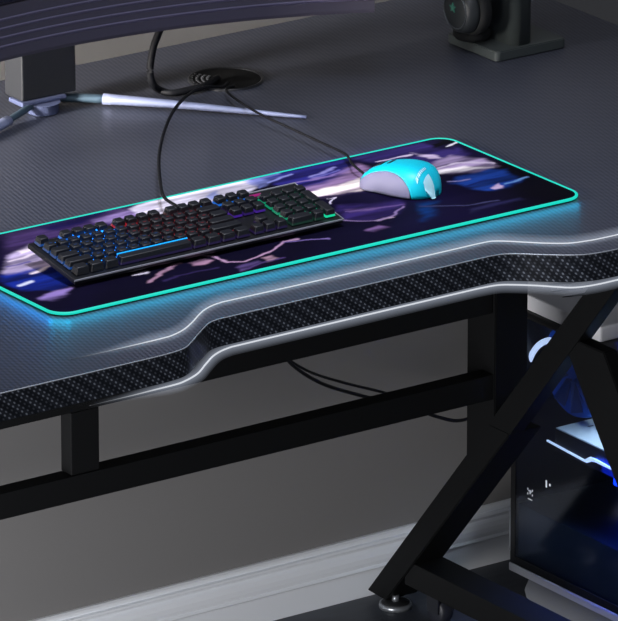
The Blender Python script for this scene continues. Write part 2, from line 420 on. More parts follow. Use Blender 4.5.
def lay_print(P):
    base = np.array(lin((9,5,32)))[None, :].repeat(len(P), 0)
    n1 = wob(P, 6, 1)
    base = base*(1+.35*np.clip(n1, -1, 1.5)[:, None])
    fade = np.clip((P[:, 0]-(-.36))/.09, 0, 1)*np.clip((-.60-P[:, 1])/.03+1, 0, 1)
    base = base*(1-.75*fade[:, None])
    Q = P + np.stack([wob(P, 14, 2)*.0042, wob(P, 14, 3)*.0024+wob(P*np.array([.4,1]), 60, 9)*.0011], 1)
    st = wob(P*np.array([.22, 1.5]), 45, 8)
    col = base
    for poly, c, bl in PRINT_PATCHES:
        d = sdf(Q, poly) + wob(P, 22, int(abs(poly[0][0])*1000))*bl*.22
        a = np.clip(.5-d/(bl*1.9), 0, 1); a = a*a*(3-2*a)*np.clip(.80+.22*st, .25, 1)
        cc = np.array(lin(c))[None, :]*(1+.22*np.clip(wob(P*np.array([.5, 1.6]), 30, 5), -1.4, 1.2))[:, None]
        col = col*(1-a[:, None]) + cc*a[:, None]
    for pts, c, w in PRINT_LINES:
        d = np.full(len(P), 1e9)
        for a_, b_ in zip(pts, pts[1:]):
            a_ = np.array(a_); b_ = np.array(b_); e = b_-a_; ww = Q-a_; t = np.clip((ww@e)/(e@e), 0, 1)
            q = ww-t[:, None]*e; d = np.minimum(d, np.hypot(q[:, 0], q[:, 1]))
        a = np.clip(1.3-d/w, 0, 1)
        col = col*(1-a[:, None]) + np.array(lin(c))[None, :]*a[:, None]
    return np.clip(col, 0, 1)

pad = thing('desk_pad', 'long dark desk pad with violet and blue print and glowing turquoise rim under the keyboard', 'desk pad', ((PX0+PX1)/2, (PY0+PY1)/2, H))
def rrect(x0, x1, y0, y1, r, n=8):
    out = []
    for cx_, cy_, a0 in ((x1-r, y1-r, 0), (x0+r, y1-r, 90), (x0+r, y0+r, 180), (x1-r, y0+r, 270)):
        for k_ in range(n+1):
            a = math.radians(a0+90*k_/n); out.append((cx_+r*math.cos(a), cy_+r*math.sin(a)))
    return out
bm = NB(); bm_prism(bm, rrect(PX0+.001, PX1-.001, PY0+.001, PY1-.001, .021), 'z', H+.0002, PT-.0006); obj('base', bm, mat('pad_rubber', (14,14,18), rough=.8), pad)
NX, NY = 380, 150
xs = np.linspace(PX0+.0015, PX1-.0015, NX+1); ys = np.linspace(PY0+.0015, PY1-.0015, NY+1)
GX, GY = np.meshgrid(xs, ys)
# pull the grid corners in to the rounded outline
R_ = .021; Pn = np.stack([GX.ravel(), GY.ravel()], 1)
cxm, cym = (PX0+PX1)/2, (PY0+PY1)/2; hx, hy = (PX1-PX0)/2-.0015, (PY1-PY0)/2-.0015
dx_ = np.abs(Pn[:, 0]-cxm)-(hx-R_); dy_ = np.abs(Pn[:, 1]-cym)-(hy-R_)
mk = (dx_ > 0) & (dy_ > 0)
mx_ = np.maximum(dx_, dy_)[mk]; ln = np.hypot(dx_[mk], dy_[mk]); sc = mx_/ln
Pn[mk, 0] = cxm+np.sign(Pn[mk, 0]-cxm)*((hx-R_)+dx_[mk]*sc); Pn[mk, 1] = cym+np.sign(Pn[mk, 1]-cym)*((hy-R_)+dy_[mk]*sc)
cols = lay_print(Pn)
me = bpy.data.meshes.new('printed_cloth')
verts = [(float(p[0]-cxm), float(p[1]-cym), PT-H) for p in Pn]
faces = [(j*(NX+1)+i, j*(NX+1)+i+1, (j+1)*(NX+1)+i+1, (j+1)*(NX+1)+i) for j in range(NY) for i in range(NX)]
me.from_pydata(verts, [], faces)
ca = me.color_attributes.new('print', 'FLOAT_COLOR', 'POINT')
ca.data.foreach_set('color', np.concatenate([cols, np.ones((len(cols), 1))], 1).astype(np.float32).ravel())
me.materials.append(vcol_mat('pad_print', 'print', .75))
po = bpy.data.objects.new('printed_cloth', me); COL.objects.link(po); po.parent = pad
po['label'] = 'abstract violet, blue and white streaked print'
rim = [(x, y, PT-.0008) for x, y in rrect(PX0, PX1, PY0, PY1, .022)]
bm = NB(); bm_tube(bm, rim, .0017, 10, closed=True)
ro = obj('light_rim', bm, mat('rim_turquoise', (6,60,58), rough=.6, emit=(18,236,212), es=RIM_E), pad); ro['label'] = 'glowing turquoise rim'
bm = NB(); bm_box(bm, -.262, -.249, -.4672, -.4655, PT-.0002, PT+.0014)
# blue spill of the rim's light on the desk: added area lamps along the rim imitate it
def spill_lamp(name, x, y, length, ang, power, rgb, tilt=78, w=.006, z=None):
    L = bpy.data.lights.new(name, 'AREA'); L.shape = 'RECTANGLE'; L.size = length; L.size_y = w
    L.energy = power; L.color = lin(rgb)
    o = bpy.data.objects.new(name, L); COL.objects.link(o)
    o.rotation_euler = (math.radians(tilt), 0, math.radians(ang+180)); o.location = (x, y, z if z else H+.0062)
    return o
bm.free()
spill_lamp('rim_spill_front', (PX0+PX1)/2, PY0-.0028, PX1-PX0-.018, 0, RIM_F, (0,165,215), 62)
spill_lamp('rim_spill_left', PX0-.0028, (PY0+PY1)/2, PY1-PY0-.018, 270, RIM_L, (0,130,225), 62)
spill_lamp('rim_spill_corner', PX0+.0035, PY0+.0035, .022, -45, RIM_F*.05, (0,165,215), 62)
spill_lamp('rim_spill_right', PX1+.0028, (PY0+PY1)/2, PY1-PY0-.03, 90, RIM_F*.06, (20,110,230), 62)
spill_lamp('rim_spill_rear', (PX0+PX1)/2+.22, PY1+.0028, .22, 180, RIM_F*.5, (70,50,230), 62)

# ================================================================ keyboard
KO = Vector((-.8581,-.6732,H+.014)); yaw, tilt = math.radians(.54), math.radians(10.37)
KR = Matrix.Rotation(yaw, 3, 'Z') @ Matrix.Rotation(tilt, 3, 'X')
kb = thing('keyboard', 'black mechanical keyboard with blue, red and green backlit keys, tilted on the desk pad', 'keyboard', KO, KR)
KL, KD = .3500, .0908
def kpart(name, bm, m, parent=None, recalc=True):
    return obj(name, bm, m, parent or kb, recalc, to_local=False)
plate_m = mat('keyboard_plate', (17,18,22), rough=.45)
bm = NB(); bm_box(bm, 0, KL, 0, KD, -.0055, 0, .001); kpart('case', bm, plate_m)
bm = NB(); bm_box(bm, -.0006, KL+.0006, -.0008, .0006, -.0014, .0002); bm_box(bm, KL*.70, KL+.0006, KD-.0004, KD+.0012, -.0012, .0008)
bm_box(bm, KL-.0002, KL+.0008, 0, KD, -.0012, .0002)
e_ = kpart('edge_line', bm, mat('keyboard_silver', (170,172,182), rough=.4, metal=.5)); e_['label'] = 'thin silver edge line'
for x0 in (.02, KL-.045):
    bm = NB(); bm_prism(bm, [(KD-.012,-.0055),(KD-.002,-.0055),(KD-.0035,-.0238),(KD-.0085,-.0228)], 'x', x0, x0+.022, .0006); kpart('foot', bm, plate_m)
cap_m = mat('keycap_black', (20,22,28), rough=.48)
U_, V_ = .01515, .01345
zones = {'blue': (24,128,255), 'cyan': (30,190,255), 'red': (255,40,60), 'violet': (120,50,255), 'green': (0,205,150), 'pink': (255,40,190)}
gm = {}
def glow(zone, lvl):
    if (zone, lvl) not in gm: gm[(zone, lvl)] = mat('backlight_%s' % zone, (20,20,24), emit=zones[zone], es=lvl)
    return gm[(zone, lvl)]
meshes = {}
def cap_mesh(w, h, zone, lvl, top_legend=None):
    key = (round(w, 3), round(h, 3), zone, lvl, top_legend)
    if key in meshes: return meshes[key]
    b = NB(); W, D = w*U_-.0020, h*V_-.0018
    lv = [(0, 0, 0), (.0026, .0005, 0), (.0076, .0013, .0004), (.0084, .0021, .0004)]
    rings = []
    for z, ins, sh in lv:
        x0, x1, y0, y1 = -W/2+ins, W/2-ins, -D/2+ins-.0, D/2-ins*1.1+sh
        c = .0008 if z < .0082 else .0012
        rings.append([b.verts.new((x, y, z)) for x, y in ((x0+c, y0), (x1-c, y0), (x1, y0+c), (x1, y1-c), (x1-c, y1), (x0+c, y1), (x0, y1-c), (x0, y0+c))])
    for i, (A_, B_) in enumerate(zip(rings, rings[1:])):
        for q in range(8):
            f = b.faces.new((A_[q], A_[(q+1) % 8], B_[(q+1) % 8], B_[q])); f.material_index = 1 if i == 0 else 0; f.smooth = i == 2
    b.faces.new(rings[-1]); b.faces.new(rings[0])
    # backlit legend: a small slot of light in the cap's top
    if top_legend:
        s_ = .0021
        vs = [b.verts.new((x, y, .00855)) for x, y in ((-s_*.9,-s_*.1), (s_*.9,-s_*.1), (s_*.9, s_*.45), (-s_*.9, s_*.45))]
        f = b.faces.new(vs); f.material_index = 2
    bmesh.ops.recalc_face_normals(b, faces=b.faces[:])
    me_ = bpy.data.meshes.new('keycap'); b.to_mesh(me_); b.free()
    me_.materials.append(cap_m); me_.materials.append(glow(zone, lvl)); me_.materials.append(glow(zone, .16))
    meshes[key] = me_; return me_
rows_v = [.0826, .0665, .0530, .0395, .0260, .0118]
lay = {0: [(0,1)]+[(2+i,1) for i in range(4)]+[(6.5+i,1) for i in range(4)]+[(11+i,1) for i in range(4)]+[(15.25+i,1) for i in range(3)],
       1: [(i,1) for i in range(13)]+[(13,2)]+[(15.25+i,1) for i in range(3)]+[(18.5+i,1) for i in range(4)],
       2: [(0,1.5)]+[(1.5+i,1) for i in range(12)]+[(13.5,1.5)]+[(15.25+i,1) for i in range(3)]+[(18.5+i,1) for i in range(3)]+[(21.5,1,2)],
       3: [(0,1.75)]+[(1.75+i,1) for i in range(11)]+[(12.75,2.25)]+[(18.5+i,1) for i in range(3)],
       4: [(0,2.25)]+[(2.25+i,1) for i in range(10)]+[(12.25,2.75)]+[(16.25,1)]+[(18.5+i,1) for i in range(3)]+[(21.5,1,2)],
       5: [(0,1.25),(1.25,1.25),(2.5,1.25),(3.75,6.25),(10,1.25),(11.25,1.25),(12.5,1.25),(13.75,1.25)]+[(15.25+i,1) for i in range(3)]+[(18.5,2),(20.5,1)]}
rk = random.Random(4)
for r_ in range(6):
    for it in lay[r_]:
        x, w = it[0], it[1]; hgt = it[2] if len(it) > 2 else 1
        cxk = .0046+(x+w/2)*U_; f_ = cxk/KL
        vy = rows_v[r_] - (.5*V_ if hgt == 2 else 0)
        if f_ < .30: zone, lv_ = ('blue', rk.choice((.6, 1.8, 4.0)) if x > .5 else .2) if r_ < 5 else ('blue', .0)
        elif f_ < .40: zone, lv_ = ('blue' if r_ > 2 else 'red', .3)
        elif f_ < .64: zone, lv_ = 'red', (rk.choice((.1, .25, .4)) if r_ > 0 else .03)
        elif f_ < .80: zone, lv_ = 'violet', rk.choice((.03, .08, .2))
        else: zone, lv_ = 'green', (rk.choice((.35, .7, 1.0)) if r_ < 5 else .03)
        if r_ == 0 and f_ > .64 and f_ < .82: zone, lv_ = 'blue', .5
        if r_ == 5 and .3 < f_ < .8: zone, lv_ = 'violet', .03
        leg = (1 <= r_ <= 4 and w == 1 and f_ < .64)
        o = bpy.data.objects.new('keycap', cap_mesh(w, hgt, zone, lv_, leg)); COL.objects.link(o); o.parent = kb
        o.location = (cxk, vy, .0016)
        if w > 6:
            o['label'] = 'long space bar with blue light line'
            b = NB(); bm_box(b, -w*U_/2+.002, w*U_/2-.002, V_/2-.0030, V_/2-.0017, .0082, .0090)
            q_ = bpy.data.objects.new('light_line', bpy.data.meshes.new('light_line')); b.to_mesh(q_.data); b.free()
            q_.data.materials.append(mat('space_bar_light', (20,120,200), emit=(10,165,240), es=1.0)); COL.objects.link(q_); q_.parent = o
# backlit switch plate seen between the caps, coloured zone by zone
for x0, x1, zn, es_ in ((.024,.105,'blue',1.6), (.105,.222,'red',.12), (.292,.338,'green',.22)):
    bm = NB(); bm_box(bm, x0, x1, .020, KD-.010, .0001, .0005); l_ = kpart('backlight', bm, glow(zn, es_)); l_['label'] = '%s backlight between the keys' % zn
bm = NB(); bm_box(bm, .252, .300, KD-.0085, KD-.0050, .0001, .0012); l_ = kpart('status_light', bm, glow('pink', .3)); l_['label'] = 'pink status light bar'
cab_m = mat('cable_black', (13,14,18), rough=.65, spec=.2)
kc = catmull([(-.3140,-.1700,H+.004),(-0.3314,-0.1840,0.7585),(-0.3643,-0.1996,0.7685),(-0.4040,-0.2233,0.7735),(-0.4516,-0.2628,0.7735),(-0.5046,-0.3206,0.7725),(-0.5578,-0.3890,0.7725),(-0.6064,-0.4624,0.7735),(-0.6395,-0.5188,0.7755),(-.6480,-.5560,.7765),(-.658,-.580,H+.025)], 6)
bm = NB(); bm_tube(bm, kc, .0019, 10); obj('cable', bm, cab_m, kb)

# ================================================================ mouse
mR = Matrix.Rotation(math.radians(24), 3, 'Z')       # local +y is the nose
MC = Vector((-.3800,-.5985,PT+.0008))
ms = thing('computer_mouse', 'bright cyan computer mouse with silver grey side, resting on the right of the desk pad', 'mouse', MC, mR)
cy_m = mat('mouse_cyan', (0,192,216), rough=.45); gy_m = mat('mouse_grey', (124,122,152), rough=.6, metal=.0)
dk_m = mat('mouse_dark', (18,22,30), rough=.4); wl_m = mat('mouse_white', (176,226,238), rough=.4)
ML, MW = .0480, .0320
def m_width(t):  # t -1 tail .. 1 nose
    return MW*(1-abs(t)**3.2*.52)*(1-.10*math.exp(-((t-.25)/.3)**2))
def m_height(t):
    return .0285*max(.0, 1-(abs(t+.32)/(1.42 if t > -.32 else .98))**(2.0 if t > -.32 else 2.6))**.7+.0035
def m_point(t, a):
    """a: 0 at the right skirt, pi at the left skirt"""
    w, h = m_width(t)*math.sqrt(max(0, 1-t**8)), m_height(t)*math.sqrt(max(0, 1-abs(t)**6))
    c, s_ = math.cos(a), math.sin(a)
    x = w*math.copysign(abs(c)**.62, c); z = h*abs(s_)**.78
    return Vector((x, t*ML, z))
def m_patch(a0, a1, t0, t1, inset=0, na=20, ntt=40, cut=None):
    b = NB(); g = []
    for i in range(ntt+1):
        t = t0+(t1-t0)*i/ntt; row = []
        aa0, aa1 = (a0(t) if callable(a0) else a0), (a1(t) if callable(a1) else a1)
        for j in range(na+1):
            p = m_point(t, aa0+(aa1-aa0)*j/na)
            cc = Vector((0, p.y*.92, p.z*.35)); p = p+(p-cc).normalized()*inset
            row.append(b.verts.new(p))
        g.append(row)
    for i in range(ntt):
        for j in range(na):
            f = b.faces.new((g[i][j], g[i+1][j], g[i+1][j+1], g[i][j+1])); f.smooth = True
    return b
def mpart(name, b, m, parent=None, solid=0):
    o = obj(name, b, m, parent or ms, to_local=False)
    if solid:
        md = o.modifiers.new('thick', 'SOLIDIFY'); md.thickness = solid; md.offset = -1
    return o
b = m_patch(0, PI, -.999, .999, -.0010); bmesh.ops.holes_fill(b, edges=b.edges[:]); mpart('body', b, dk_m)
# left side panel bounded by the sweeping line from nose to tail; the cyan shell takes the rest
def aside(t): return PI*(.996-.29*max(0., 1-(abs(t-.22)/.83)**2.4)**.62)
tt0 = -.60
b = m_patch(0, lambda t: (PI*.998 if t < tt0 else aside(t)), -.999, .999, .0002, na=26, ntt=70); sh = mpart('shell', b, cy_m, solid=.0008)
b = m_patch(lambda t: aside(t)+.015, PI*.995, tt0+.01, .985, .0001, na=14, ntt=50); sp = mpart('side_panel', b, gy_m, solid=.0008); sp['label'] = 'silver grey side panel'
b = m_patch(PI*.46, PI*.54, .42, .66, .0008, 8, 8); mpart('scroll_wheel', b, dk_m, solid=.001)
b = m_patch(PI*.47, PI*.53, .20, .28, .0006, 4, 4); mpart('button', b, dk_m, solid=.0006)
# pale shield and word mark on the rump
b = NB()
sh_poly = [(-.0052,.0058),(0,.0072),(.0052,.0058),(.0050,.0),(.0028,-.0048),(0,-.0070),(-.0028,-.0048),(-.0050,.0)]
def on_back(x, u):   # x across, u up the tail: project on the shell
    t = -.865+u/.052
    best = None
    for q in range(601):
        a = PI*(.10+.80*q/600); p = m_point(t, a)
        if best is None or abs(p.x-x) < abs(best.x-x): best = p
    return Vector((x, best.y, best.z)) + Vector((0, -.0006, .0010))
NU, NW = 12, 8; gg = []
for iu in range(NU+1):
    u = -.0058+.0130*iu/NU; hwid = .0052*(1 if u > -.0005 else max(.06, 1-((-.0005-u)/.0067)**1.7))
    gg.append([b.verts.new(on_back(-.0125-hwid*1.1+2.2*hwid*k_/NW, u-.004)) for k_ in range(NW+1)])
for iu in range(NU):
    for k_ in range(NW): b.faces.new((gg[iu][k_], gg[iu][k_+1], gg[iu+1][k_+1], gg[iu+1][k_]))
e1 = mpart('emblem', b, wl_m); e1['label'] = 'pale shield emblem'
b = NB()
xw = -.0235
for wd in (.0030,.0009,.0020,.0020,.0022,.0020,.0020,.0018):
    sl = .0008
    b.faces.new([b.verts.new(on_back(x_, u_)) for x_, u_ in ((xw, .0080), (xw+wd*.85, .0080), (xw+wd*.85+sl, .0112), (xw+sl, .0112))]); xw += wd+.0006
e2 = mpart('word_mark', b, wl_m); e2['label'] = 'small white word mark'
nose = MC + mR @ Vector((0, ML*.93, .008))
mc = catmull([(-.3120,-.1800,H+.0035),(-0.3378,-0.2013,0.7605),(-0.3614,-0.2632,0.7665),(-0.3688,-0.3173,0.7665),(-0.3688,-0.3721,0.7655),(-0.3691,-0.4306,0.7645),(-0.3733,-0.4845,0.7655),tuple(nose+Vector((.004,.030,.004))),tuple(nose)], 6)
bm = NB(); bm_tube(bm, mc, .0015, 8); obj('cable', bm, cab_m, ms)

# ================================================================ monitor
mon = thing('monitor', 'large curved dark monitor with ribbed lower edge on a silver two-armed stand', 'monitor', (-.541,-.128,H))
mon_m = mat('monitor_shell', (58,55,66), rough=.5); rib_m = mat('monitor_rib', (84,81,104), rough=.5); scr_m = mat('screen_glass', (10,10,14), rough=.15)  # ribs paler than the shell: ridge highlights put into their colour
MCX, MR_, MY = -.5655, .80, -.1985
def arc(x_off_ang, d, z):     # d: distance behind the front face
    a = x_off_ang
    return (MCX+(MR_+d)*math.sin(a), MY-MR_+(MR_+d)*math.cos(a), z)
AH = math.asin(.372/MR_)
NA = 60
angs = [-AH+2*AH*i/NA for i in range(NA+1)]
def arc_loft(prof, a_list=angs):
    b = NB(); rr = [[b.verts.new(arc(a, d, z)) for d, z in prof] for a in a_list]
    n = len(prof)
    for A_, B_ in zip(rr, rr[1:]):
        for q in range(n): b.faces.new((A_[q], A_[(q+1) % n], B_[(q+1) % n], B_[q]))
    b.faces.new(rr[0]); b.faces.new(rr[-1]); return b
ZB = .850
obj('housing', arc_loft([(.002,ZB),(.026,ZB),(.034,ZB+.02),(.036,1.20),(.026,1.235),(.002,1.235)]), mon_m, mon)
obj('screen', arc_loft([(.0022,ZB+.066),(-.0006,ZB+.066),(-.0006,1.225),(.0022,1.225)]), scr_m, mon)
ch = obj('chin', arc_loft([(.0022,ZB),(-.001,ZB),(-.002,ZB+.004),(-.002,ZB+.016),(-.002,ZB+.064),(.0022,ZB+.064)]), mon_m, mon)
for zz in (.0175, .028, .0385, .049):
    r_o = obj('rib', arc_loft([(-.0015,ZB+zz-.0030),(-.0034,ZB+zz-.0004),(-.0036,ZB+zz+.0004),(-.0028,ZB+zz+.0010),(-.0015,ZB+zz+.0016)]), rib_m, ch)
bm = NB(); bm_box(bm, -.5715, -.4985, -.1345, -.098, .7715, .872, .002); obj('column', bm, mat('stand_charcoal', (28,30,34), rough=.55), mon)
bm = NB(); bm_box(bm, -.566, -.503, -.166, -.110, .873, 1.02, .004); obj('neck', bm, mon_m, mon)
silver = mat('stand_silver', (140,148,178), rough=.45, metal=.35); silver_d = mat('stand_silver_dark', (78,98,112), rough=.35, metal=.5)
bm = NB(); bm_lathe(bm, [(.017,H+.0005),(.0178,H+.002),(.0182,H+.012),(.0200,H+.013)], (-.541,-.130,0), 40); hub_m = mat('hub_steel', (84,92,122), rough=.45, metal=.3); hub = obj('hub', bm, hub_m, mon)
bm = NB(); bm_box(bm, -.5735, -.5130, -.1375, -.108, H+.0132, H+.0188, .002); obj('hub_plate', bm, hub_m, hub)
arm_pts = [(-.528,-.118),(-.4936,-.1306),(-.470,-.1524)]
bm = NB(); bm_tube(bm, catmull([(-.520,-.112,H+.010),(-.4936,-.1306,H+.009),(-.4705,-.1512,H+.0085)], 4), .0062, 16, flat=.85)
a_ = obj('stand_arm', bm, silver_d, mon)
bm = NB(); P_ = catmull([(-.4722,-.1502,H+.0088),(-.42,-.206,H+.0078),(-.36,-.272,H+.0052),(-.3125,-.3245,H+.0030)], 6)
bm_tube(bm, P_, [.0070-.0050*i/(len(P_)-1) for i in range(len(P_))], 16, flat=.9); q = obj('arm_sleeve', bm, silver, a_); q['label'] = 'polished tapering silver arm'
bm = NB(); bm_tube(bm, catmull([(-.556,-.132,H+.012),(-.585,-.146,H+.010),(-.606,-.1555,H+.008)], 4), .0040, 14)
a2 = obj('stand_arm', bm, silver_d, mon)
bm = NB(); P_ = catmull([(-.6045,-.1548,H+.0082),(-.66,-.182,H+.0075),(-.74,-.222,H+.0040),(-.80,-.250,H+.0030)], 5)
bm_tube(bm, P_, [.0070-.0045*i/(len(P_)-1) for i in range(len(P_))], 16, flat=.9); obj('arm_sleeve', bm, silver, a2)
P_ = catmull([(-.398,-.165,.88),(-0.3981,-0.1650,0.8456),(-0.4036,-0.1650,0.8347),(-0.4120,-0.1650,0.8183),(-0.4163,-0.1650,0.8012),(-0.4178,-0.1650,0.7860),(-0.4138,-0.1650,0.7722),(-0.3984,-0.1564,0.7600),(-0.3901,-0.1685,0.7580),(-0.3705,-0.1723,0.7590),(-0.3479,-0.1716,0.7595),(-.315,-.151,.7575)], 6)
bm = NB(); bm_tube(bm, P_, .0042, 12); obj('cable', bm, cab_m, mon)

# ================================================================ headset on its stand
hs_m = mat('headset_stand_grey', (62,68,68), rough=.45)
st = thing('headset_stand', 'dark grey headset stand with square base plate at the back of the desk', 'headset stand', (.05,-.22,H))
bm = NB(); bm_prism(bm, rrect(-.0085, .0930, -.2760, -.178, .006), 'z', H+.0005, H+.0125, .0012); obj('base_plate', bm, hs_m, st)
bm = NB(); bm_prism(bm, rrect(.0200, .0510, -.2700, -.205, .012), 'z', H+.0127, 1.02, 0)
for f in bm.faces: f.smooth = abs(f.normal.z) < .5
obj('upright', bm, hs_m, st)
bm = NB(); bm_box(bm, -.060, .043, -.252, -.216, 1.0202, 1.032, .004); obj('hanger', bm, hs_m, st)
hd = thing('headset', 'dark over-ear headset with a small green star mark hanging on the grey stand', 'headset', (-.02,-.215,.77))
hd_m = mat('headset_shell', (40,44,46), rough=.45); hd_p = mat('headset_cushion', (17,19,20), rough=.8)
def cup(x, y, z, sgn):
    b = NB(); bm_lathe(b, [(.004,sgn*.0150),(.021,sgn*.0150),(.026,sgn*.0125),(.0285,sgn*.004),(.0285,0)], (x, y, z), 36, 'x'); c = obj('ear_cup', b, hd_m, hd)
    b = NB(); bm_lathe(b, [(.030,-sgn*.0002),(.033,-sgn*.006),(.031,-sgn*.015),(.024,-sgn*.018)], (x, y, z), 36, 'x'); obj('ear_cushion', b, hd_p, c)
    return c
c1 = cup(-.021,-.232,.8095,-1)
b = NB(); bm_lathe(b, [(.010,H+.0128),(.0200,H+.0140),(.0230,H+.0180),(.0225,H+.0225),(.0180,H+.0255),(.008,H+.026)], (.002,-.2140,0), 36); c2 = obj('ear_cup', b, hd_p, hd)
c2['label'] = 'second ear cup folded down on the base plate'
b = NB()
star = []
for i in range(10):
    a = math.radians(90+36*i); r = .0062 if i % 2 == 0 else .0026; star.append((-.232+r*math.cos(a)+.004, .8095+r*math.sin(a)+.003))
bm_prism(b, star, 'x', -.0374, -.0361); s1 = obj('emblem', b, mat('headset_green', (70,130,110), emit=(70,160,130), es=.02), c1); s1['label'] = 'small green star mark'
b = NB(); bm_tube(b, [(-.0362, -.2315+.0215*math.cos(a), .8095+.0215*math.sin(a)) for a in [2*PI*i/40 for i in range(40)]], .0008, 6, closed=True); obj('ring', b, mat('headset_trim', (95,100,104), rough=.3, metal=.6), c1)
b = NB(); P_ = [(-.018, -.208-.030*math.cos(PI*i/24*.62+PI*0), .836+.2065*math.sin(PI*i/24*.62)) for i in range(25)]
bm_tube(b, P_, .007, 12, flat=.5); obj('headband', b, hd_m, hd)

# ================================================================ wires under the desk
w_m = mat('wire_black', (10,10,12), rough=.5)
P_ = catmull([(-.215,-.115,.425),(-.190,-.100,.385),(-.163,-.090,.356),(-.120,-.085,.325),(-.068,-.084,.300),(-.02,-.084,.280),(.0205,-.084,.262),(.055,-.084,.245),(.083,-.086,.236),(.12,-.09,.24),(.148,-.10,.25)], 6)
bm = NB(); bm_tube(bm, P_, .0022, 8); tag(obj('power_cable', bm, w_m), 'black cable sagging behind the desk crossbar, lower of the two', 'cable')
P_ = [(p.x+.004, p.y+.030, p.z+.005+.0*i) for i, p in enumerate(P_[:36])]
bm = NB(); bm_tube(bm, P_, .0017, 8); tag(obj('power_cable', bm, w_m), 'thin black cable running just above the sagging one behind the desk', 'cable')

# ================================================================ computer tower
TX, TY = .1524, -.0985
pc = thing('computer_tower', 'black computer tower with glass side and blue lit inside, on the floor under the desk', 'computer', (TX+.1, TY-.2, 0))
blk = mat('tower_black', (12,13,16), rough=.5); lg = mat('tower_grey', (118,121,126), rough=.5, metal=.0); inr = mat('tower_inside', (16,34,96), rough=.5)
TW, TD, Z0, Z1 = .200, .400, .0312, .3730
bm = NB(); bm_box(bm, TX-.002, TX+TW, TY-TD, TY+.002, Z0, Z0+.0105, .002); obj('base_frame', bm, mat('tower_frame_grey', (200,202,208), rough=.5), pc)['label'] = 'light grey base frame'
for yy in (TY-.062, TY-TD+.05):
    bm = NB(); bm_prism(bm, [(yy+.034,.0010),(yy+.040,.012),(yy+.030,Z0-.0005),(yy-.32 if yy > TY-.1 else yy-.03,Z0-.0005),(yy-.30 if yy > TY-.1 else yy-.034,.0010)], 'x', TX+.003, TX+.022, .002); obj('foot', bm, lg, pc)
    if yy > TY-.1: continue
bm = NB(); bm_box(bm, TX+.172, TX+.192, TY-.36, TY-.03, .001, Z0-.0005, .002); obj('foot', bm, lg, pc)
bm = NB(); bm_box(bm, TX+.001, TX+TW-.001, TY-.006, TY+.001, Z0+.011, Z1-.0045); obj('rear_panel', bm, blk, pc)
bm = NB(); bm_box(bm, TX+.001, TX+TW-.001, TY-TD, TY-TD+.006, Z0+.011, Z1-.0045); obj('front_panel', bm, blk, pc)
bm = NB(); bm_box(bm, TX+TW-.006, TX+TW-.001, TY-TD+.0065, TY-.0065, Z0+.011, Z1-.0045); obj('side_panel', bm, blk, pc)
bm = NB(); bm_box(bm, TX-.001, TX+TW, TY-TD, TY+.002, Z1-.004, Z1, .001); obj('top_panel', bm, blk, pc)
tv = NB(); bm_box(tv, TX+.002, TX+TW-.012, TY-.170, TY-.006, Z1+.0003, Z1+.020, .003); tvo = obj('top_vent', tv, mat('vent_grey', (240,240,242), rough=.5), pc); tvo['label'] = 'pale grey raised vent on top'
for q in range(3):
    bm = NB(); y0 = TY-.004-q*.024
    bm_prism(bm, [(TX+.030,y0-.006),(TX+.07,y0-.010),(TX+.14,y0-.010),(TX+.17,y0-.006),(TX+.14,y0-.018),(TX+.07,y0-.019)], 'z', Z1+.0203, Z1+.0209); obj('slit', bm, blk, tvo)
# glass pane in a dark surround
fr = NB()
for (a0, a1, b0, b1) in ((TY-TD, TY, Z0+.011, Z0+.021), (TY-TD, TY, Z1-.0085, Z1-.0042), (TY-.009, TY, Z0+.021, Z1-.0085), (TY-TD, TY-TD+.009, Z0+.021, Z1-.0085)):
    bm_box(fr, TX-.001, TX+.0008, a0, a1, b0, b1)
gp = obj('glass_panel_frame', fr, blk, pc)
g = NB(); bm_box(g, TX-.0004, TX+.0002, TY-TD+.0092, TY-.0092, Z0+.0212, Z1-.0087)
gl = obj('glass', g, glass_mat('tinted_glass', (215,225,240), .06), gp)
bm = NB(); bm_box(bm, TX-.0022, TX-.0012, TY-.0010, TY+.0004, .058, .110); obj('hinge_strip', bm, lg, pc)
# inside: tray, power supply shroud, graphics card, fan
bm = NB(); bm_box(bm, TX+.158, TX+.163, TY-TD+.007, TY-.0065, .1210, Z1-.011); tray = obj('motherboard_tray', bm, inr, pc)
chip_m = mat('chip_blue', (30,60,150), rough=.4)
for q in range(6):
    bm = NB(); bm_box(bm, TX+.1555, TX+.1578, TY-.09-q*.030, TY-.070-q*.030, .150+.018*(q % 3), .158+.018*(q % 3), .0005); obj('chip', bm, chip_m, tray)
bm = NB(); bm_box(bm, TX+.006, TX+.157, TY-TD+.007, TY-.0065, Z0+.0115, .1190, .001); obj('power_supply_shroud', bm, mat('shroud', (30,36,44), rough=.45), pc)
bm = NB(); bm_box(bm, TX+.0066, TX+.150, TY-.300, TY-.078, .2080, .2365, .001); gpu = obj('graphics_card', bm, mat('card_dark', (18,18,34), rough=.4), pc)
bm = NB(); bm_box(bm, TX+.0070, TX+.1495, TY-.2995, TY-.0785, .2366, .2380); gt = obj('backplate', bm, mat('card_backplate', (205,210,198), rough=.5), gpu); gt['label'] = 'pale blue backplate'
bm = NB(); 
for yy, ss in ((-.098,.002),(-.112,.0028),(-.128,.0022),(-.150,.003),(-.158,.002)): bm_box(bm, TX+.030+abs(yy)*.1, TX+.034+ss*2+abs(yy)*.1, TY+yy-ss, TY+yy, .2381, .2386)
obj('screws', bm, blk, gt)
bm = NB()
pl = [(-.080,.2185),(-.080,.2165),(-.152,.2130),(-.160,.2130),(-.170,.2180),(-.178,.2190),(-.215,.2185),(-.215,.2203),(-.178,.2225),(-.165,.2220),(-.154,.2150)]
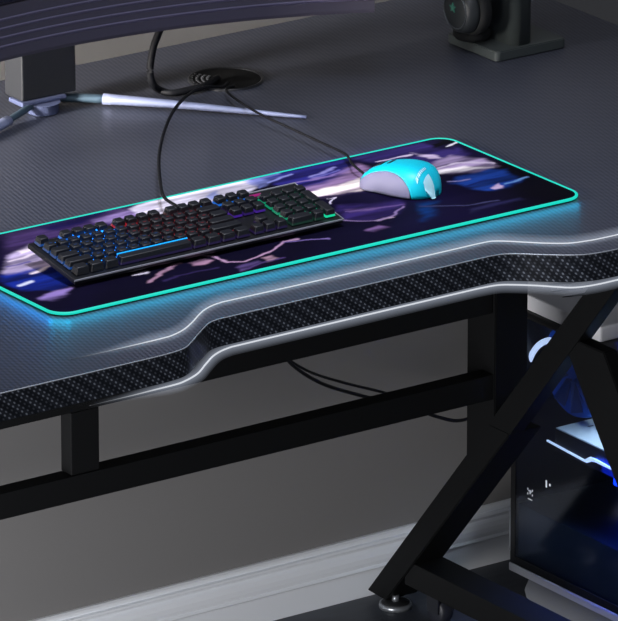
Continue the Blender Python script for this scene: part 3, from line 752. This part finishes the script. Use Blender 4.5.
bm_prism(bm, [(TY+y+.016, z) for y, z in pl], 'x', TX+.0040, TX+.0062); gs = obj('light_strip', bm, mat('card_led', (255,255,255), emit=(225,238,255), es=1.1), gpu); gs['label'] = 'white light line with a kink'
bm = NB(); fcx, fcy, fcz = TX+.028, TY-.0765, .305
bm_lathe(bm, [(.058,-.006),(.060,0),(.060,.012)], (fcx+.012, fcy, fcz), 40, 'x'); fan = obj('cooling_fan', bm, mat('fan_blue', (24,90,190), rough=.35), pc)
bm = NB()
for q in range(9):
    a = 2*PI*q/9
    vs = []
    for (r, da, dx) in ((.012,-.12,0),(.052,.10,.0),(.053,.46,.004),(.013,.35,.004)):
        vs.append(bm.verts.new((fcx+.004-dx, fcy+r*math.cos(a+da), fcz+r*math.sin(a+da))))
    bm.faces.new(vs)
bl = obj('fan_blades', bm, mat('fan_blade', (14,48,110), rough=.35), fan)
md = bl.modifiers.new('t', 'SOLIDIFY'); md.thickness = .0012
bm = NB(); arc_ = [(TX+.0235, TY-.0665+.0700*math.cos(a), .270+.0700*math.sin(a)) for a in [math.radians(-6+ (76)*i/24) for i in range(25)]]
bm_tube(bm, arc_, .0038, 10); lr = obj('light_arc', bm, mat('arc_led', (255,255,255), emit=(238,244,255), es=1.15), fan); lr['label'] = 'curved white light bar'
bm = NB(); bm_box(bm, TX+.012, TX+.02, TY-.218, TY-.186, .196, .2065, .001); obj('card_bracket', bm, mat('bracket_blue', (70,120,160), rough=.4), gpu)
# marks on the glass
mk_m = mat('mark_white', (225,230,236), emit=(200,210,225), es=.25)
bm = NB(); y0, z0 = TY-.0385, .1445
for dy, dz, w, h_ in ((0,0,.0016,.0050),(.0045,.0030,.0012,.0024),(-.0045,.0030,.0012,.0024),(.0045,-.0030,.0012,.0024),(-.0045,-.0030,.0012,.0024),(.0025,.001,.0014,.0014),(-.0025,.001,.0014,.0014),(0,-.0095,.0085,.0011)):
    bm_box(bm, TX-.0009, TX-.0005, y0+dy-w/2, y0+dy+w/2, z0+dz-h_/2, z0+dz+h_/2)
lm = obj('emblem', bm, mk_m, gl); lm['label'] = 'small white emblem on the glass'
bm = NB(); bm_box(bm, TX-.0009, TX-.0005, TY-.0720, TY-.0695, .1605, .1695); bm_box(bm, TX-.0009, TX-.0005, TY-.0790, TY-.0765, .1640, .1670); obj('mark', bm, mk_m, gl)

# ================================================================ caster by the foot
WX, WY = .025, -.127
cs = thing('caster_wheel', 'small dark rubber caster wheel on the floor beside the rear desk foot', 'caster', (WX,WY,0))
bm = NB(); bm_lathe(bm, [(.005,-.009),(.0145,-.009),(.0165,-.006),(.0170,0),(.0165,.006),(.0145,.009),(.005,.009)], (WX,WY,.0173), 36, 'x'); obj('wheel', bm, mat('caster_rubber', (34,36,44), rough=.5), cs)
bm = NB()
for sx in (-1, 1): bm_prism(bm, [(WY-.011,.0165),(WY+.011,.0165),(WY+.012,.0385),(WY-.012,.0385)], 'x', WX+sx*.0100, WX+sx*.0120)
bm_box(bm, WX-.012, WX+.012, WY-.012, WY+.012, .0362, .0402, .001); obj('fork', bm, mat('caster_fork', (46,48,54), rough=.4, metal=.4), cs)

# ================================================================ lights, camera
def area(name, loc, target, size, power, rgb=(255,255,255), size_y=None, spread=None):
    L = bpy.data.lights.new(name, 'AREA'); L.energy = power; L.size = size; L.color = lin(rgb)
    if size_y: L.shape = 'RECTANGLE'; L.size_y = size_y
    if spread: L.spread = math.radians(spread)
    o = bpy.data.objects.new(name, L); COL.objects.link(o); o.location = loc
    o.rotation_euler = (Vector(target)-Vector(loc)).to_track_quat('-Z', 'Y').to_euler(); return o
area('overhead_key', (-1.2,-1.5,2.9), (-.7,-.7,.75), 1.6, KEY, (240,244,255))  # unseen soft key light overhead, no fixture modelled
SL = bpy.data.lights.new('desk_front_spot', 'SPOT'); SL.energy = SPOT; SL.spot_size = math.radians(46); SL.spot_blend = 1.; SL.shadow_soft_size = .12; SL.color = lin((238,242,255))  # added spot: lights the desk front, leaves its back dim
so = bpy.data.objects.new('desk_front_spot', SL); COL.objects.link(so); so.location = (-.95,-1.25,2.35)
so.rotation_euler = (Vector((-.60,-.74,.75))-so.location).to_track_quat('-Z', 'Y').to_euler()
area('low_wall_fill', (-3.3,-1.9,.66), (-.6,0,.32), .6, LOW, (255,250,246))  # added low lamp to brighten wall and baseboard under the desk
area('wall_left_fill', (-1.55,-.62,.27), (-.6,0,.27), .55, LOW2, (250,250,255))  # added near lamp so the wall falls off from left to right
area('wall_strip_fill', (-2.2,-.24,1.15), (-.40,.02,.86), .3, STRIP_FILL, (255,248,242), spread=50)  # added unseen lamp to brighten the wall strip behind the monitor
def point(name, loc, power, rgb, r=.01):
    L = bpy.data.lights.new(name, 'POINT'); L.energy = power; L.color = lin(rgb); L.shadow_soft_size = r
    o = bpy.data.objects.new(name, L); COL.objects.link(o); o.location = loc
area('tower_led', (TX+.085, TY-.19, .366), (TX+.095, TY-.19, .2), .10, TOW*1.6, (225,240,255), size_y=.26, spread=110)
area('tower_led', (TX+.016, TY-.19, .290), (TX+.15, TY-.19, .270), .04, TOW*.8, (10,60,255), size_y=.2, spread=110)
area('tower_led', (TX+.105, TY-.20, .2060), (TX+.085, TY-.20, .10), .09, TOW*3.6, (12,80,255), size_y=.26, spread=80)

w = bpy.data.worlds.new('room_air'); scene.world = w; w.use_nodes = True
w.node_tree.nodes['Background'].inputs[0].default_value = (*lin((225,230,245)), 1)
w.node_tree.nodes['Background'].inputs[1].default_value = AMB

th, ph, fpx, D0 = math.radians(35.3), math.radians(19.2), 7500., 9.15
cam = bpy.data.cameras.new('camera'); co = bpy.data.objects.new('camera', cam); COL.objects.link(co); scene.camera = co
Rv = Vector((math.cos(th), -math.sin(th), 0)); Fv = Vector((math.cos(ph)*math.sin(th), math.cos(ph)*math.cos(th), -math.sin(ph))); Uv = Rv.cross(Fv)
M = Matrix((Rv, Uv, -Fv)).transposed().to_4x4(); M.translation = Vector((-4.9799,-6.9214,3.3381))
co.matrix_world = M
cam.sensor_fit = 'HORIZONTAL'; cam.sensor_width = 36; cam.lens = fpx/618*36; cam.clip_end = 60
scene.view_settings.view_transform = 'Standard'; scene.view_settings.look = 'None'
scene.cycles.transparent_max_bounces = 40
scene.view_settings.gamma = 1; scene.view_settings.exposure = 0; scene.view_settings.use_curve_mapping = False
